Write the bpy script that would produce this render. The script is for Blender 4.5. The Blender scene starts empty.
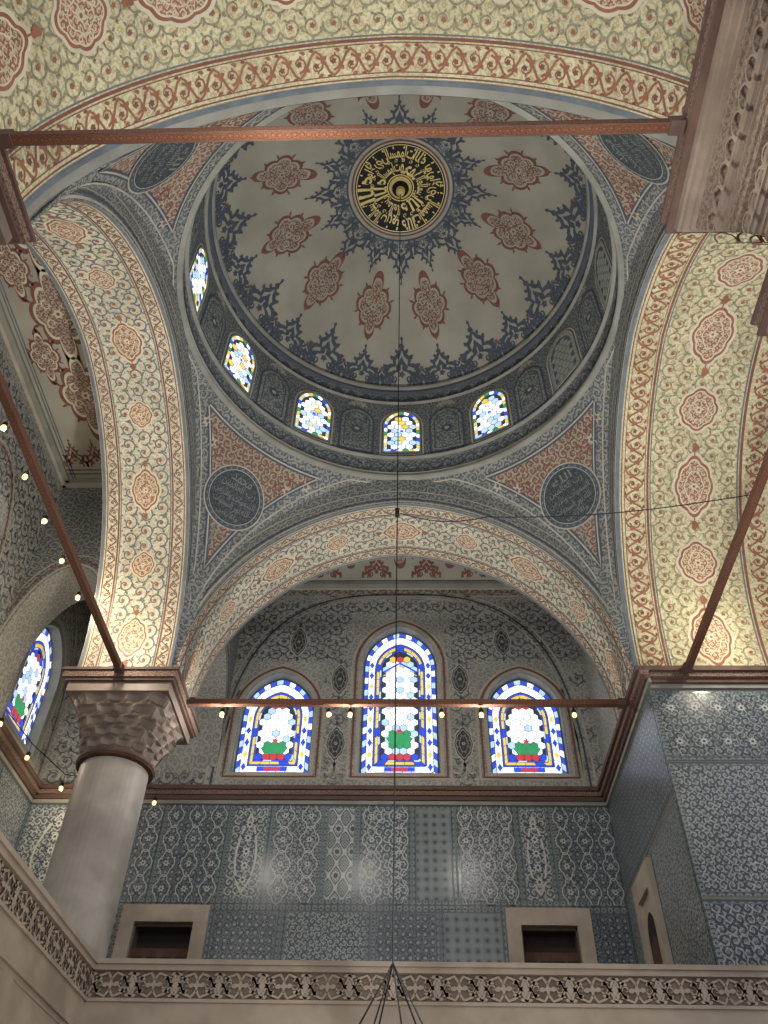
import bpy, bmesh, math, random
from math import sin,cos,pi,atan2,hypot,sqrt,radians,acos,asin
from mathutils import Vector, Matrix
random.seed(7)
scn=bpy.context.scene
try:
    scn.view_settings.view_transform='Standard'; scn.view_settings.look='None'
except Exception as e: print(e)

# ------------------------------------------------------------------ colours
def L(c):
    c=c/255.0
    return c/12.92 if c<=0.04045 else ((c+0.055)/1.055)**2.4
def col(r,g,b): return (L(r),L(g),L(b),1.0)

class E:
    def __init__(s,nt,v): s.nt=nt; s.v=v
    def _m(s,op,*a):
        n=s.nt.nodes.new('ShaderNodeMath'); n.operation=op
        for i,x in enumerate((s,)+a):
            x=x.v if isinstance(x,E) else x
            if isinstance(x,(int,float)): n.inputs[i].default_value=x
            else: s.nt.links.new(x,n.inputs[i])
        return E(s.nt,n.outputs[0])
    def __add__(s,o): return s._m('ADD',o)
    def __sub__(s,o): return s._m('SUBTRACT',o)
    def __mul__(s,o): return s._m('MULTIPLY',o)
    def __truediv__(s,o): return s._m('DIVIDE',o)
    def sin(s): return s._m('SINE')
    def cos(s): return s._m('COSINE')
    def abs(s): return s._m('ABSOLUTE')
    def fract(s): return s._m('FRACT')
    def sqrt(s): return s._m('SQRT')
    def atan2(s,o): return s._m('ARCTAN2',o)
    def max(s,o): return s._m('MAXIMUM',o)
    def min(s,o): return s._m('MINIMUM',o)
    def step(s,lo,hi):
        n=s.nt.nodes.new('ShaderNodeMapRange'); n.interpolation_type='SMOOTHSTEP'
        s.nt.links.new(s.v,n.inputs[0]); n.inputs[1].default_value=lo; n.inputs[2].default_value=hi
        return E(s.nt,n.outputs[0])
    def inv(s,lo,hi):
        n=s.nt.nodes.new('ShaderNodeMapRange'); n.interpolation_type='SMOOTHSTEP'
        s.nt.links.new(s.v,n.inputs[0]); n.inputs[1].default_value=lo; n.inputs[2].default_value=hi
        n.inputs[3].default_value=1; n.inputs[4].default_value=0
        return E(s.nt,n.outputs[0])

def newmat(name,rough=.8,spec=.3):
    m=bpy.data.materials.new(name); m.use_nodes=True
    nt=m.node_tree; b=nt.nodes['Principled BSDF']
    b.inputs['Roughness'].default_value=rough
    b.inputs['Specular IOR Level'].default_value=spec
    return m,nt,b
def mixc(nt,fac,a,b):
    n=nt.nodes.new('ShaderNodeMix'); n.data_type='RGBA'
    if isinstance(fac,E): nt.links.new(fac.v,n.inputs[0])
    else: n.inputs[0].default_value=fac
    for s,i in ((a,6),(b,7)):
        if isinstance(s,tuple): n.inputs[i].default_value=s
        else: nt.links.new(s,n.inputs[i])
    return n.outputs[2]
def noise(nt,scale,detail=3,vec=None):
    n=nt.nodes.new('ShaderNodeTexNoise'); n.inputs['Scale'].default_value=scale; n.inputs['Detail'].default_value=detail
    if vec is None:
        t=nt.nodes.new('ShaderNodeTexCoord'); vec=t.outputs['Object']
    nt.links.new(vec,n.inputs['Vector'])
    return E(nt,n.outputs[0])
def dirty(nt,c,amt=.25,scale=1.2):
    f=noise(nt,scale,4).step(.3,.7)
    n=nt.nodes.new('ShaderNodeMix'); n.data_type='RGBA'; n.blend_type='MULTIPLY'
    nt.links.new(f.v,n.inputs[0])
    if isinstance(c,tuple): n.inputs[6].default_value=c
    else: nt.links.new(c,n.inputs[6])
    n.inputs[7].default_value=(1-amt,1-amt,1-amt*1.05,1)
    return n.outputs[2]
def plain(name,c,rough=.8,amt=.2,scale=2.,spec=.3,metal=0):
    m,nt,b=newmat(name,rough,spec)
    nt.links.new(dirty(nt,c,amt,scale),b.inputs['Base Color']); b.inputs['Metallic'].default_value=metal
    return m
def marblem(name,c1,c2,rough=.5):
    m,nt,b=newmat(name,rough,.4)
    n1=noise(nt,1.1,5); t=nt.nodes.new('ShaderNodeTexCoord'); s=nt.nodes.new('ShaderNodeSeparateXYZ'); nt.links.new(t.outputs['Object'],s.inputs[0])
    v=((E(nt,s.outputs[2])*2.2+E(nt,s.outputs[0])*1.1+n1*7).sin()).step(-.2,1.0)
    nt.links.new(dirty(nt,mixc(nt,v*.7,c1,c2),.2,2.5),b.inputs['Base Color'])
    return m
def emit(name,c,st,sample=False):
    m,nt,b=newmat(name,.3)
    b.inputs['Base Color'].default_value=c
    b.inputs['Emission Strength'].default_value=st
    nz=noise(nt,6,2); f=nz.step(.25,.8)
    c2=tuple([x*.78 for x in c[:3]])+(1,)
    nt.links.new(mixc(nt,f,c2,c),b.inputs['Emission Color'])
    if not sample:
        try: m.cycles.emission_sampling='NONE'
        except: pass
    return m
def uvxy(nt,scale,wob=.0):
    u=nt.nodes.new('ShaderNodeUVMap'); s=nt.nodes.new('ShaderNodeSeparateXYZ'); nt.links.new(u.outputs[0],s.inputs[0])
    x=E(nt,s.outputs[0])*scale; y=E(nt,s.outputs[1])*scale
    if wob:
        n=nt.nodes.new('ShaderNodeTexNoise'); n.inputs['Scale'].default_value=scale*1.6; n.inputs['Detail'].default_value=1
        nt.links.new(u.outputs[0],n.inputs['Vector'])
        c=nt.nodes.new('ShaderNodeSeparateColor'); nt.links.new(n.outputs['Color'],c.inputs[0])
        x=x+(E(nt,c.outputs[0])-.5)*wob; y=y+(E(nt,c.outputs[1])-.5)*wob
    return x,y
def comb(nt,x,y):
    c=nt.nodes.new('ShaderNodeCombineXYZ'); nt.links.new(x.v,c.inputs[0]); nt.links.new(y.v,c.inputs[1]); return c.outputs[0]
def scroll(name,ground,vine,accent,scale=2.4,rand=.45,thr=.15,rough=.85,k=15.,amt=.2,spec=.25,leafy=1.0,flow=.17,joint=False):
    m,nt,b=newmat(name,rough,spec)
    x,y=uvxy(nt,scale,.25)
    v=nt.nodes.new('ShaderNodeTexVoronoi'); v.voronoi_dimensions='2D'; v.feature='F1'
    v.inputs['Scale'].default_value=1; v.inputs['Randomness'].default_value=rand
    nt.links.new(comb(nt,x,y),v.inputs['Vector'])
    sp=nt.nodes.new('ShaderNodeSeparateXYZ'); nt.links.new(v.outputs['Position'],sp.inputs[0])
    sc=nt.nodes.new('ShaderNodeSeparateColor'); nt.links.new(v.outputs['Color'],sc.inputs[0])
    dx=x-E(nt,sp.outputs[0]); dy=y-E(nt,sp.outputs[1])
    d=(dx*dx+dy*dy).sqrt(); an=dy.atan2(dx)
    hand=(E(nt,sc.outputs[0])-.5).step(-.001,.001)*2-1
    ph=E(nt,sc.outputs[1])*6.28
    sp1=(d*k+an*hand+ph).sin()
    lf=(an*5+d*9+ph).sin()*.45*leafy
    mask=(sp1+lf).step(thr,thr+.25)
    fl=(d-((an*6).cos()*.045)).inv(flow-.02,flow+.015)
    fc=d.inv(.05,.07)
    v2=nt.nodes.new('ShaderNodeTexVoronoi'); v2.voronoi_dimensions='2D'; v2.inputs['Scale'].default_value=3.1; v2.inputs['Randomness'].default_value=.8
    nt.links.new(comb(nt,x,y),v2.inputs['Vector'])
    bud=E(nt,v2.outputs['Distance']).inv(.14,.2)*d.step(.38,.46)
    c=mixc(nt,mask,ground,vine)
    c=mixc(nt,bud,c,accent)
    c=mixc(nt,fl,c,accent)
    c=mixc(nt,fc,c,ground)
    if joint:
        jx,jy=uvxy(nt,4.0); j=((jx.fract()-.5).abs().step(.47,.49)).max((jy.fract()-.5).abs().step(.47,.49))
        c=mixc(nt,j*.35,c,col(60,66,68))
    nt.links.new(dirty(nt,c,amt),b.inputs['Base Color'])
    return m
def ogee(name,ground,line,petal,accent,scale=2.,rough=.25,spec=.5,kind=0):
    m,nt,b=newmat(name,rough,spec)
    x,y=uvxy(nt,scale,.05)
    xx=x*pi*1.; yy=y*pi*.62
    la=((xx*2).cos()+(yy*2).cos()).abs()
    lat=la.inv(.16,.30)
    lat2=(la-.55).abs().inv(.05,.12)
    if kind==0:
        px=x.fract()-.5; py=(y*.62).fract()-.5
    else:
        px=x.fract()-.5; py=(y*1.).fract()-.5
    py=py*(1.5 if kind==0 else 1.)
    d=(px*px+py*py).sqrt(); an=py.atan2(px)
    f1=(d-(an*8).cos()*.05).inv(.24,.27); f2=(d-(an*8).cos()*.03).inv(.15,.17); f3=d.inv(.06,.08)
    rg=(d-.36).abs().inv(.02,.035)
    sw=((x*31).sin()*(y*27+(x*9).sin()).sin()).step(.35,.5)
    c=mixc(nt,sw*.8,ground,line)
    if kind==0:
        c=mixc(nt,lat,c,petal); c=mixc(nt,lat2,c,line)
    else: c=mixc(nt,rg,c,petal)
    c=mixc(nt,f1,c,petal); c=mixc(nt,f2,c,line); c=mixc(nt,f3,c,accent)
    jx,jy=uvxy(nt,4.0); j=((jx.fract()-.5).abs().step(.465,.49)).max((jy.fract()-.5).abs().step(.465,.49))
    c=mixc(nt,j*.4,c,col(50,58,60))
    nt.links.new(dirty(nt,c,.2),b.inputs['Base Color'])
    return m

M={}
M['cream']=plain('cream_paint',col(204,198,174),amt=.15)
M['creamd']=plain('aged_cream_paint',col(176,173,160),amt=.2)
M['red']=plain('brick_red_paint',col(150,102,82),amt=.25,scale=5)
M['redd']=plain('dull_red_paint',col(128,86,76),amt=.25,scale=5)
M['brown']=plain('cornice_brown_paint',col(98,78,72),amt=.25,scale=5)
M['blue']=plain('slate_blue_paint',col(108,117,124),amt=.25,scale=5)
M['blued']=plain('dark_blue_paint',col(80,88,100),amt=.2,scale=5)
M['olive']=plain('olive_paint',col(144,143,120),amt=.25,scale=5)
M['wv']=plain('wall_slate_paint',col(104,110,117),amt=.25,scale=5)
M['gold']=plain('gilding',col(226,206,134),rough=.4,amt=.2,scale=9,spec=.5)
M['rtxt']=plain('roundel_script',col(122,127,124),amt=.2)
M['black']=plain('black_ground',col(40,40,38),amt=.2)
M['medal']=scroll('medallion_arabesque',col(150,102,82),col(198,189,164),col(190,175,146),9.0,rand=.3,thr=.2,k=12)
M['fle']=scroll('fleuron_arabesque',col(126,84,74),col(164,158,142),col(162,156,142),8.0,rand=.3,thr=.15,k=12)
M['rnd']=scroll('roundel_ground',col(60,67,76),col(92,98,98),col(86,92,94),9.0,rand=.3,thr=.35,k=12)
M['soffit']=scroll('arch_soffit_arabesque',col(203,198,174),col(175,174,156),col(178,162,136),6,thr=.25)
M['soffit2']=scroll('great_arch_arabesque',col(206,200,166),col(180,176,144),col(184,164,124),5,thr=.25)
M['bband']=scroll('blue_border_arabesque',col(152,154,147),col(100,107,114),col(92,99,108),6,rand=.2,thr=.0,k=13)
M['face']=scroll('spandrel_arabesque',col(148,149,141),col(94,101,108),col(86,94,102),5,thr=.08)
M['pend']=scroll('pendentive_arabesque',col(162,155,138),col(130,88,76),col(106,100,98),5.4,thr=-.05,k=14)
M['wallup']=scroll('upper_wall_arabesque',col(172,173,166),col(140,144,146),col(146,134,128),5.0,thr=.2)
M['dome']=plain('dome_plaster',col(166,164,151),amt=.2,scale=.9)
M['drum']=scroll('drum_arabesque',col(136,138,133),col(84,94,105),col(78,87,98),6,thr=.0)
M['mold']=plain('moulding_stone_grey',col(146,147,140),amt=.25)
M['marble']=marblem('proconnesian_marble',col(180,168,153),col(152,141,129))
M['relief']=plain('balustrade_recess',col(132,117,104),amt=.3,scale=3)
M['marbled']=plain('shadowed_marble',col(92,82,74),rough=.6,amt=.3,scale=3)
M['shaft']=marblem('column_shaft_marble',col(182,175,166),col(156,150,144),.45)
M['stone']=marblem('pier_marble',col(142,128,118),col(116,104,96))
M['carved']=scroll('carved_pier_stone',col(130,116,106),col(106,94,86),col(100,88,80),8,rand=.15,thr=.2,k=13)
M['corn']=scroll('painted_cornice',col(128,108,98),col(98,74,68),col(142,128,108),9,rand=.1,thr=.1)
M['rod']=scroll('painted_tie_rod',col(112,74,56),col(92,56,44),col(132,98,70),14,rand=.05,thr=.3)
M['iron']=plain('dark_iron',col(38,37,37),rough=.7,amt=.2,spec=.1)
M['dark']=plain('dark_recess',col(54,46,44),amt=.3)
M['woodd']=plain('dark_wood',col(92,68,58),amt=.3,scale=6)
NB=col(62,71,86); TQ=col(94,114,120); RD=col(126,84,78)
M['tA']=scroll('iznik_tile_spray',col(176,180,176),col(68,78,94),TQ,6.4,rand=.3,thr=-.15,rough=.3,spec=.5,k=13,joint=True)
M['tB']=ogee('iznik_tile_ogival',col(146,154,156),NB,col(190,194,190),RD,3.4)
M['tC']=scroll('iznik_tile_blue_ground',col(68,79,95),col(170,177,175),TQ,6.0,rand=.15,thr=.15,rough=.3,spec=.5,k=14,joint=True)
M['tD']=ogee('iznik_tile_rosette',col(146,154,156),NB,col(98,116,124),RD,5.4,kind=1)
M['tE']=scroll('iznik_tile_slate_ground',col(98,108,115),col(58,68,84),col(178,182,178),7.2,rand=.1,thr=.05,rough=.3,spec=.5,k=12,joint=True)
M['tF']=scroll('iznik_tile_lattice',col(64,74,90),col(164,170,168),col(146,156,156),8.2,rand=.0,thr=.2,rough=.3,spec=.5,k=12,joint=True)
M['tG']=scroll('iznik_tile_dark_spray',col(60,69,83),col(150,157,156),col(122,134,138),7.0,rand=.1,thr=.2,rough=.34,spec=.4,k=13,joint=True)
M['tbord']=ogee('iznik_tile_border',col(94,106,114),NB,col(166,172,168),TQ,8.0,kind=1)
M['tl']=plain('turquoise_glaze',col(106,120,124),rough=.4,amt=.15); M['tw']=plain('white_glaze',col(190,193,188),rough=.4,amt=.1); M['tn']=plain('cobalt_glaze',col(64,74,96),rough=.4,amt=.1)
M['floor']=scroll('red_carpet',col(120,50,44),col(60,60,90),col(180,150,110),1.5)
M['gw']=emit('glass_white',col(228,238,246),1.7,True)
M['gw2']=emit('glass_pale_blue',col(170,200,232),1.25)
M['gb']=emit('glass_cobalt',col(52,78,204),1.15)
M['gy']=emit('glass_amber',col(222,192,86),1.2)
M['gr']=emit('glass_ruby',col(196,66,76),1.0)
M['gg']=emit('glass_green',col(58,150,96),1.0)
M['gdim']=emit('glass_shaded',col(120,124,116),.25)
M['bulb']=emit('lamp_glow',col(255,218,150),2.0)
M['lead']=plain('plaster_tracery',col(96,104,116),amt=.2)

# ------------------------------------------------------------------ mesh builder
class MB:
    def __init__(s): s.v=[];s.f=[];s.m=[];s.uv=[];s.idx={};s.sm=[]
    def mi(s,k):
        if k not in s.idx: s.idx[k]=len(s.idx)
        return s.idx[k]
    def face(s,pts,mat,uv=None,smooth=False):
        b=len(s.v); s.v.extend(pts); s.f.append(tuple(range(b,b+len(pts)))); s.m.append(s.mi(mat)); s.sm.append(smooth)
        s.uv.append(uv if uv else [(p[0],p[2]) for p in pts])
    def grid(s,fn,ni,nj,mat,smooth=True):
        b=len(s.v); uvs=[]
        for i in range(ni+1):
            for j in range(nj+1):
                p,u=fn(i,j); s.v.append(p); uvs.append(u)
        for i in range(ni):
            for j in range(nj):
                q=(i*(nj+1)+j,(i+1)*(nj+1)+j,(i+1)*(nj+1)+j+1,i*(nj+1)+j+1)
                s.f.append(tuple(b+k for k in q)); s.uv.append([uvs[k] for k in q]); s.sm.append(smooth)
                s.m.append(s.mi(mat(i,j) if callable(mat) else mat))
    def box(s,a,b,mat):
        x0,y0,z0=a;x1,y1,z1=b
        P=[(x0,y0,z0),(x1,y0,z0),(x1,y1,z0),(x0,y1,z0),(x0,y0,z1),(x1,y0,z1),(x1,y1,z1),(x0,y1,z1)]
        for q,ax in (((0,1,5,4),1),((1,2,6,5),0),((2,3,7,6),1),((3,0,4,7),0),((4,5,6,7),2),((3,2,1,0),2)):
            pts=[P[i] for i in q]
            uv=[((p[0],p[2]) if ax==1 else (p[1],p[2]) if ax==0 else (p[0],p[1])) for p in pts]
            s.face(pts,mat,uv)
    def tube(s,path,r,mat,n=8,closed=False):
        rings=[]
        N=len(path)
        for i,p in enumerate(path):
            p=Vector(p)
            a=Vector(path[(i-1)%N] if (i>0 or closed) else path[0]); c=Vector(path[(i+1)%N] if (i<N-1 or closed) else path[-1])
            t=(c-a).normalized(); ref=Vector((0,0,1)) if abs(t.z)<.9 else Vector((1,0,0))
            u=t.cross(ref).normalized(); w=u.cross(t)
            rings.append([tuple(p+r*(cos(2*pi*k/n)*u+sin(2*pi*k/n)*w)) for k in range(n)])
        for i in range(N if closed else N-1):
            A=rings[i];B=rings[(i+1)%N]
            for k in range(n):
                s.face([A[k],A[(k+1)%n],B[(k+1)%n],B[k]],mat,[(0,0)]*4,True)
    def lathe(s,c,prof,mat,n=32,smooth=True):
        for i in range(len(prof)-1):
            (r0,z0),(r1,z1)=prof[i],prof[i+1]
            for k in range(n):
                a=2*pi*k/n;b=2*pi*(k+1)/n
                s.face([(c[0]+r0*cos(a),c[1]+r0*sin(a),z0),(c[0]+r0*cos(b),c[1]+r0*sin(b),z0),(c[0]+r1*cos(b),c[1]+r1*sin(b),z1),(c[0]+r1*cos(a),c[1]+r1*sin(a),z1)],mat,[(a,z0),(b,z0),(b,z1),(a,z1)],smooth)
    def build(s,name,weld=False):
        me=bpy.data.meshes.new(name); me.from_pydata(s.v,[],s.f); 
        for k in s.idx: me.materials.append(M[k])
        me.polygons.foreach_set('material_index',s.m); me.polygons.foreach_set('use_smooth',s.sm)
        l=me.uv_layers.new(name='UVMap'); flat=[]
        for u in s.uv:
            for a in u: flat.extend((a[0],a[1]))
        l.data.foreach_set('uv',flat); me.update()
        o=bpy.data.objects.new(name,me); scn.collection.objects.link(o)
        return o

class Orn:
    def __init__(s,mb,mapf): s.mb=mb; s.map=mapf
    def poly(s,pts,mat,h): s.mb.face([s.map(x,y,h) for x,y in pts],mat,[(x,y) for x,y in pts])
    def fill(s,c,pts,mat,h,rings=2):
        n=len(pts)
        for r in range(rings):
            a=r/rings;b=(r+1)/rings
            for i in range(n):
                p=pts[i];q=pts[(i+1)%n]
                f=lambda P,t:(c[0]+(P[0]-c[0])*t,c[1]+(P[1]-c[1])*t)
                if r==0: s.poly([c,f(p,b),f(q,b)],mat,h)
                else: s.poly([f(p,a),f(p,b),f(q,b),f(q,a)],mat,h)
    def stroke(s,pts,w,mat,h,closed=False,taper=False):
        n=len(pts); Lf=[];Rt=[]
        for i,p in enumerate(pts):
            a=pts[(i-1)%n] if (i>0 or closed) else p; c=pts[(i+1)%n] if (i<n-1 or closed) else p
            dx=c[0]-a[0];dy=c[1]-a[1];d=hypot(dx,dy) or 1
            ww=w*.5*((1-.75*i/(n-1)) if taper else 1)
            Lf.append((p[0]-dy/d*ww,p[1]+dx/d*ww)); Rt.append((p[0]+dy/d*ww,p[1]-dx/d*ww))
        for i in range(n if closed else n-1):
            j=(i+1)%n; s.poly([Lf[i],Rt[i],Rt[j],Lf[j]],mat,h)
def tf(cx,cy,rot=0,sx=1,sy=None):
    sy=sx if sy is None else sy; c=cos(rot);d=sin(rot)
    return lambda x,y:(cx+c*x*sx-d*y*sy, cy+d*x*sx+c*y*sy)
def TT(T,pts): return [T(*p) for p in pts]
I2=lambda x,y:(x,y)
def flower(o,T,r,n,mat,h,core=None,N=24):
    pts=[(r*(.75+.25*cos(n*2*pi*i/N))*cos(2*pi*i/N),r*(.75+.25*cos(n*2*pi*i/N))*sin(2*pi*i/N)) for i in range(N)]
    o.fill(T(0,0),TT(T,pts),mat,h,1)
    if core: o.fill(T(0,0),TT(T,[(r*.3*cos(2*pi*i/8),r*.3*sin(2*pi*i/8)) for i in range(8)]),core,h+.003,1)
def leaf(o,T,x,y,ang,ln,wd,mat,h):
    t=tf(x,y,ang); P=[(0,0),(ln*.3,wd*.5),(ln*.65,wd*.42),(ln,0),(ln*.6,-wd*.25),(ln*.3,-wd*.4)]
    o.poly(TT(T,[t(*p) for p in P]),mat,h)
def spiral(o,T,x,y,r,a0,hand,w,mat,h,turns=1.4,n=16,lv=True,tp=True):
    pts=[]
    for i in range(n+1):
        t=i/n; rr=r*(1-t*.88); a=a0+hand*turns*2*pi*t
        pts.append((x+rr*cos(a),y+rr*sin(a)))
    o.stroke(TT(T,pts),w,mat,h,taper=tp)
    if lv:
        for i in range(1,n-3,3):
            p=pts[i];a=atan2(p[1]-y,p[0]-x); leaf(o,T,p[0],p[1],a+hand*.7,r*.42,r*.28,mat,h)
def vinefield(o,u0,u1,v0,v1,cell,w,vm,fm,h,skip=None,seed=1):
    rnd=random.Random(seed)
    rows=max(1,int(round((v1-v0)/cell))); dv=(v1-v0)/rows; cols=int(round((u1-u0)/cell)); du=(u1-u0)/cols
    for r in range(rows):
        for c in range(cols):
            cx=u0+(c+.5+(.25 if r%2 else -.25))*du; cy=v0+(r+.5)*dv
            if skip and skip(cx,cy): continue
            hd=1 if (r+c)%2 else -1; a0=(pi if (r+c)%2 else 0)+rnd.uniform(-.3,.3)
            R=min(du,dv)*.53
            spiral(o,I2,cx,cy,R,a0,hd,w,vm,h,1.25,13,False,False)
            for k in range(5):
                a=a0+hd*(k*1.15+.4); rr=R*(1-.12*k); p=(cx+rr*cos(a),cy+rr*sin(a))
                leaf(o,I2,p[0],p[1],a+hd*.6,R*.42,R*.26,vm,h)
                leaf(o,I2,p[0],p[1],a+pi+hd*.9,R*.30,R*.22,vm if k%2 else fm,h)
            flower(o,tf(cx,cy,rnd.random()),R*.27,5 if (r*3+c)%3 else 6,fm,h+.002,None,15)
            flower(o,tf(cx+du*.5,cy+dv*.5,rnd.random()),R*.16,5,fm if (c%2) else vm,h+.002,None,10)
def lobed(ru,rv,n=8,amp=.09,point=.22,N=64):
    P=[]
    for i in range(N):
        a=2*pi*i/N
        k=1-amp+amp*abs(cos(n*a/2))*1.0
        k+=point*max(0,abs(sin(a))-.86)/.14*.6
        P.append((ru*k*cos(a),rv*k*sin(a)))
    return P
def tf2(T,dx,dy,rot=0,sc=1):
    t=tf(dx,dy,rot,sc); return lambda x,y:T(*t(x,y))
def medallion(o,T,ru,rv,fill,line,h,pend=True,rim=None,tex='medal'):
    P=lobed(ru,rv)
    if rim: o.fill(T(0,0),TT(T,[(x*1.14,y*1.12) for x,y in P]),rim,h-.003,2)
    o.fill(T(0,0),TT(T,P),fill,h,2)
    o.fill(T(0,0),TT(T,[(x*.88,y*.89) for x,y in P]),line,h+.002,2)
    o.fill(T(0,0),TT(T,[(x*.81,y*.83) for x,y in P]),tex,h+.004,2)
    Q=lobed(ru*.5,rv*.5,6,.12,.3,48)
    o.stroke(TT(T,Q),ru*.05,line,h+.006,True); 
    for k in range(8):
        a=pi/4*k+.39; spiral(o,T,ru*.62*cos(a),rv*.62*sin(a),ru*.12,a,1 if k%2 else -1,ru*.045,line,h+.006,1.1,8)
    flower(o,T,ru*.26,6,line,h+.007,fill,18)
    if pend:
        for sy in (1,-1):
            t=lambda x,y,sy=sy:T(x,sy*(rv*1.12+y))
            o.stroke([t(0,-.02),t(0,rv*.22)],ru*.07,fill,h)
            o.fill(t(0,rv*.3),[t(ru*.17*cos(2*pi*i/12)*(1+.3*cos(6*pi*i/12)),rv*.3+rv*.17*sin(2*pi*i/12)) for i in range(12)],fill,h,1)
            o.stroke([t(0,rv*.4),t(0,rv*.58)],ru*.05,fill,h,taper=True)
def fleur(o,T,ru,rv,mat,gnd,h,tex='fle'):
    P=[]
    N=96
    for i in range(N):
        a=2*pi*i/N; s_=sin(a); c_=cos(a)
        k=.74+.13*abs(cos(4*a))**.7
        k+=.42*max(0,abs(s_)-.93)/.07*(1 if s_>0 else .7)
        k+=.10*max(0,abs(c_)-.9)/.1
        P.append((ru*k*c_,rv*k*s_))
    o.fill(T(0,0),TT(T,P),mat,h,2)
    o.fill(T(0,0),TT(T,[(x*.86,y*.84) for x,y in P]),gnd,h+.004,2)
    o.fill(T(0,0),TT(T,[(x*.77,y*.74) for x,y in P]),tex,h+.008,2)
    for sx in(1,-1):
        spiral(o,T,sx*ru*.3,rv*.2,ru*.2,pi/2,-sx,ru*.07,gnd,h+.012,1.2,12)
        spiral(o,T,sx*ru*.3,-rv*.2,ru*.2,-pi/2,sx,ru*.07,gnd,h+.012,1.2,12)
        for sy in(1,-1):
            leaf(o,T,sx*ru*.8,sy*rv*.25,(.5*sy if sx>0 else pi-.5*sy),ru*.26,ru*.13,mat,h)
            leaf(o,T,sx*ru*.5,sy*rv*.62,(1.0*sy if sx>0 else pi-1.0*sy),ru*.26,ru*.13,mat,h)
            leaf(o,T,sx*ru*.12,sy*rv*.9,(1.0*sy if sx>0 else pi-1.0*sy),ru*.22,ru*.10,mat,h)
    flower(o,T,ru*.22,6,gnd,h+.012,mat,18)
    for sy in(1,-1): leaf(o,T,0,sy*rv*.95,sy*pi/2,rv*.3,ru*.15,mat,h)
def palmette(o,T,w,ht,mat,h,gnd=None,spire=True,fill=None):
    half=[(w*.5,0),(w*.52,ht*.12),(w*.36,ht*.2),(w*.42,ht*.33),(w*.30,ht*.42),(w*.18,ht*.44),(w*.2,ht*.55),(w*.09,ht*.64),(0,ht*.78)]
    out=half+[(-x,y) for x,y in half[::-1][1:]]
    o.stroke(TT(T,out),w*.10,mat,h)
    inn=[(x*.62,y*.72) for x,y in out]
    o.stroke(TT(T,inn),w*.07,mat,h)
    for sx in(1,-1):
        spiral(o,T,sx*w*.2,ht*.16,w*.15,pi/2,-sx,w*.085,mat,h,1.1,10)
        spiral(o,T,sx*w*.34,ht*.27,w*.09,pi/2,-sx,w*.06,mat,h,1.1,8)
        leaf(o,T,sx*w*.1,ht*.3,pi/2+sx*.35,ht*.17,w*.14,mat,h)
        leaf(o,T,sx*w*.36,ht*.36,pi/2-sx*.9,ht*.14,w*.15,mat,h)
        leaf(o,T,sx*w*.46,ht*.16,pi/2-sx*1.2,ht*.12,w*.14,mat,h)
        leaf(o,T,sx*w*.2,ht*.55,pi/2-sx*.7,ht*.12,w*.12,mat,h)
        leaf(o,T,sx*w*.1,ht*.68,pi/2-sx*.6,ht*.10,w*.10,mat,h)
    flower(o,tf2(T,0,ht*.24),w*.10,5,mat,h,None,15)
    leaf(o,T,0,ht*.42,pi/2,ht*.2,w*.12,mat,h)
    if spire:
        leaf(o,T,0,ht*.76,pi/2,ht*.14,w*.16,mat,h); o.stroke([T(0,ht*.88),T(0,ht)],w*.04,mat,h)
        leaf(o,T,-w*.0,ht*.93,pi/2,ht*.09,w*.09,mat,h)
def vineband(o,u0,u1,vc,amp,per,w,mat,h,fl=None):
    n=max(2,int(round((u1-u0)/per))); per=(u1-u0)/n
    steps=n*8
    pts=[(u0+(u1-u0)*i/steps,vc+amp*sin(2*pi*i/8)) for i in range(steps+1)]
    o.stroke(pts,w,mat,h)
    for k in range(2*n):
        uc=u0+per*(k+.5)/2; sg=1 if k%2==0 else -1
        yv=vc-sg*amp*.15
        spiral(o,I2,uc,yv,amp*.72,pi/2*sg,sg,w*1.0,mat,h,1.1,10,True)
        flower(o,tf(uc,yv),amp*.3,5,fl or mat,h+.002,None,15)
        leaf(o,I2,uc+per*.2,vc-sg*amp*.6,sg*.8,amp*.8,amp*.4,mat,h)
        leaf(o,I2,uc-per*.2,vc-sg*amp*.9,-sg*.3,amp*.6,amp*.35,mat,h)
        leaf(o,I2,uc+per*.05,vc+sg*amp*1.05,0,amp*.5,amp*.3,fl or mat,h)
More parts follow.
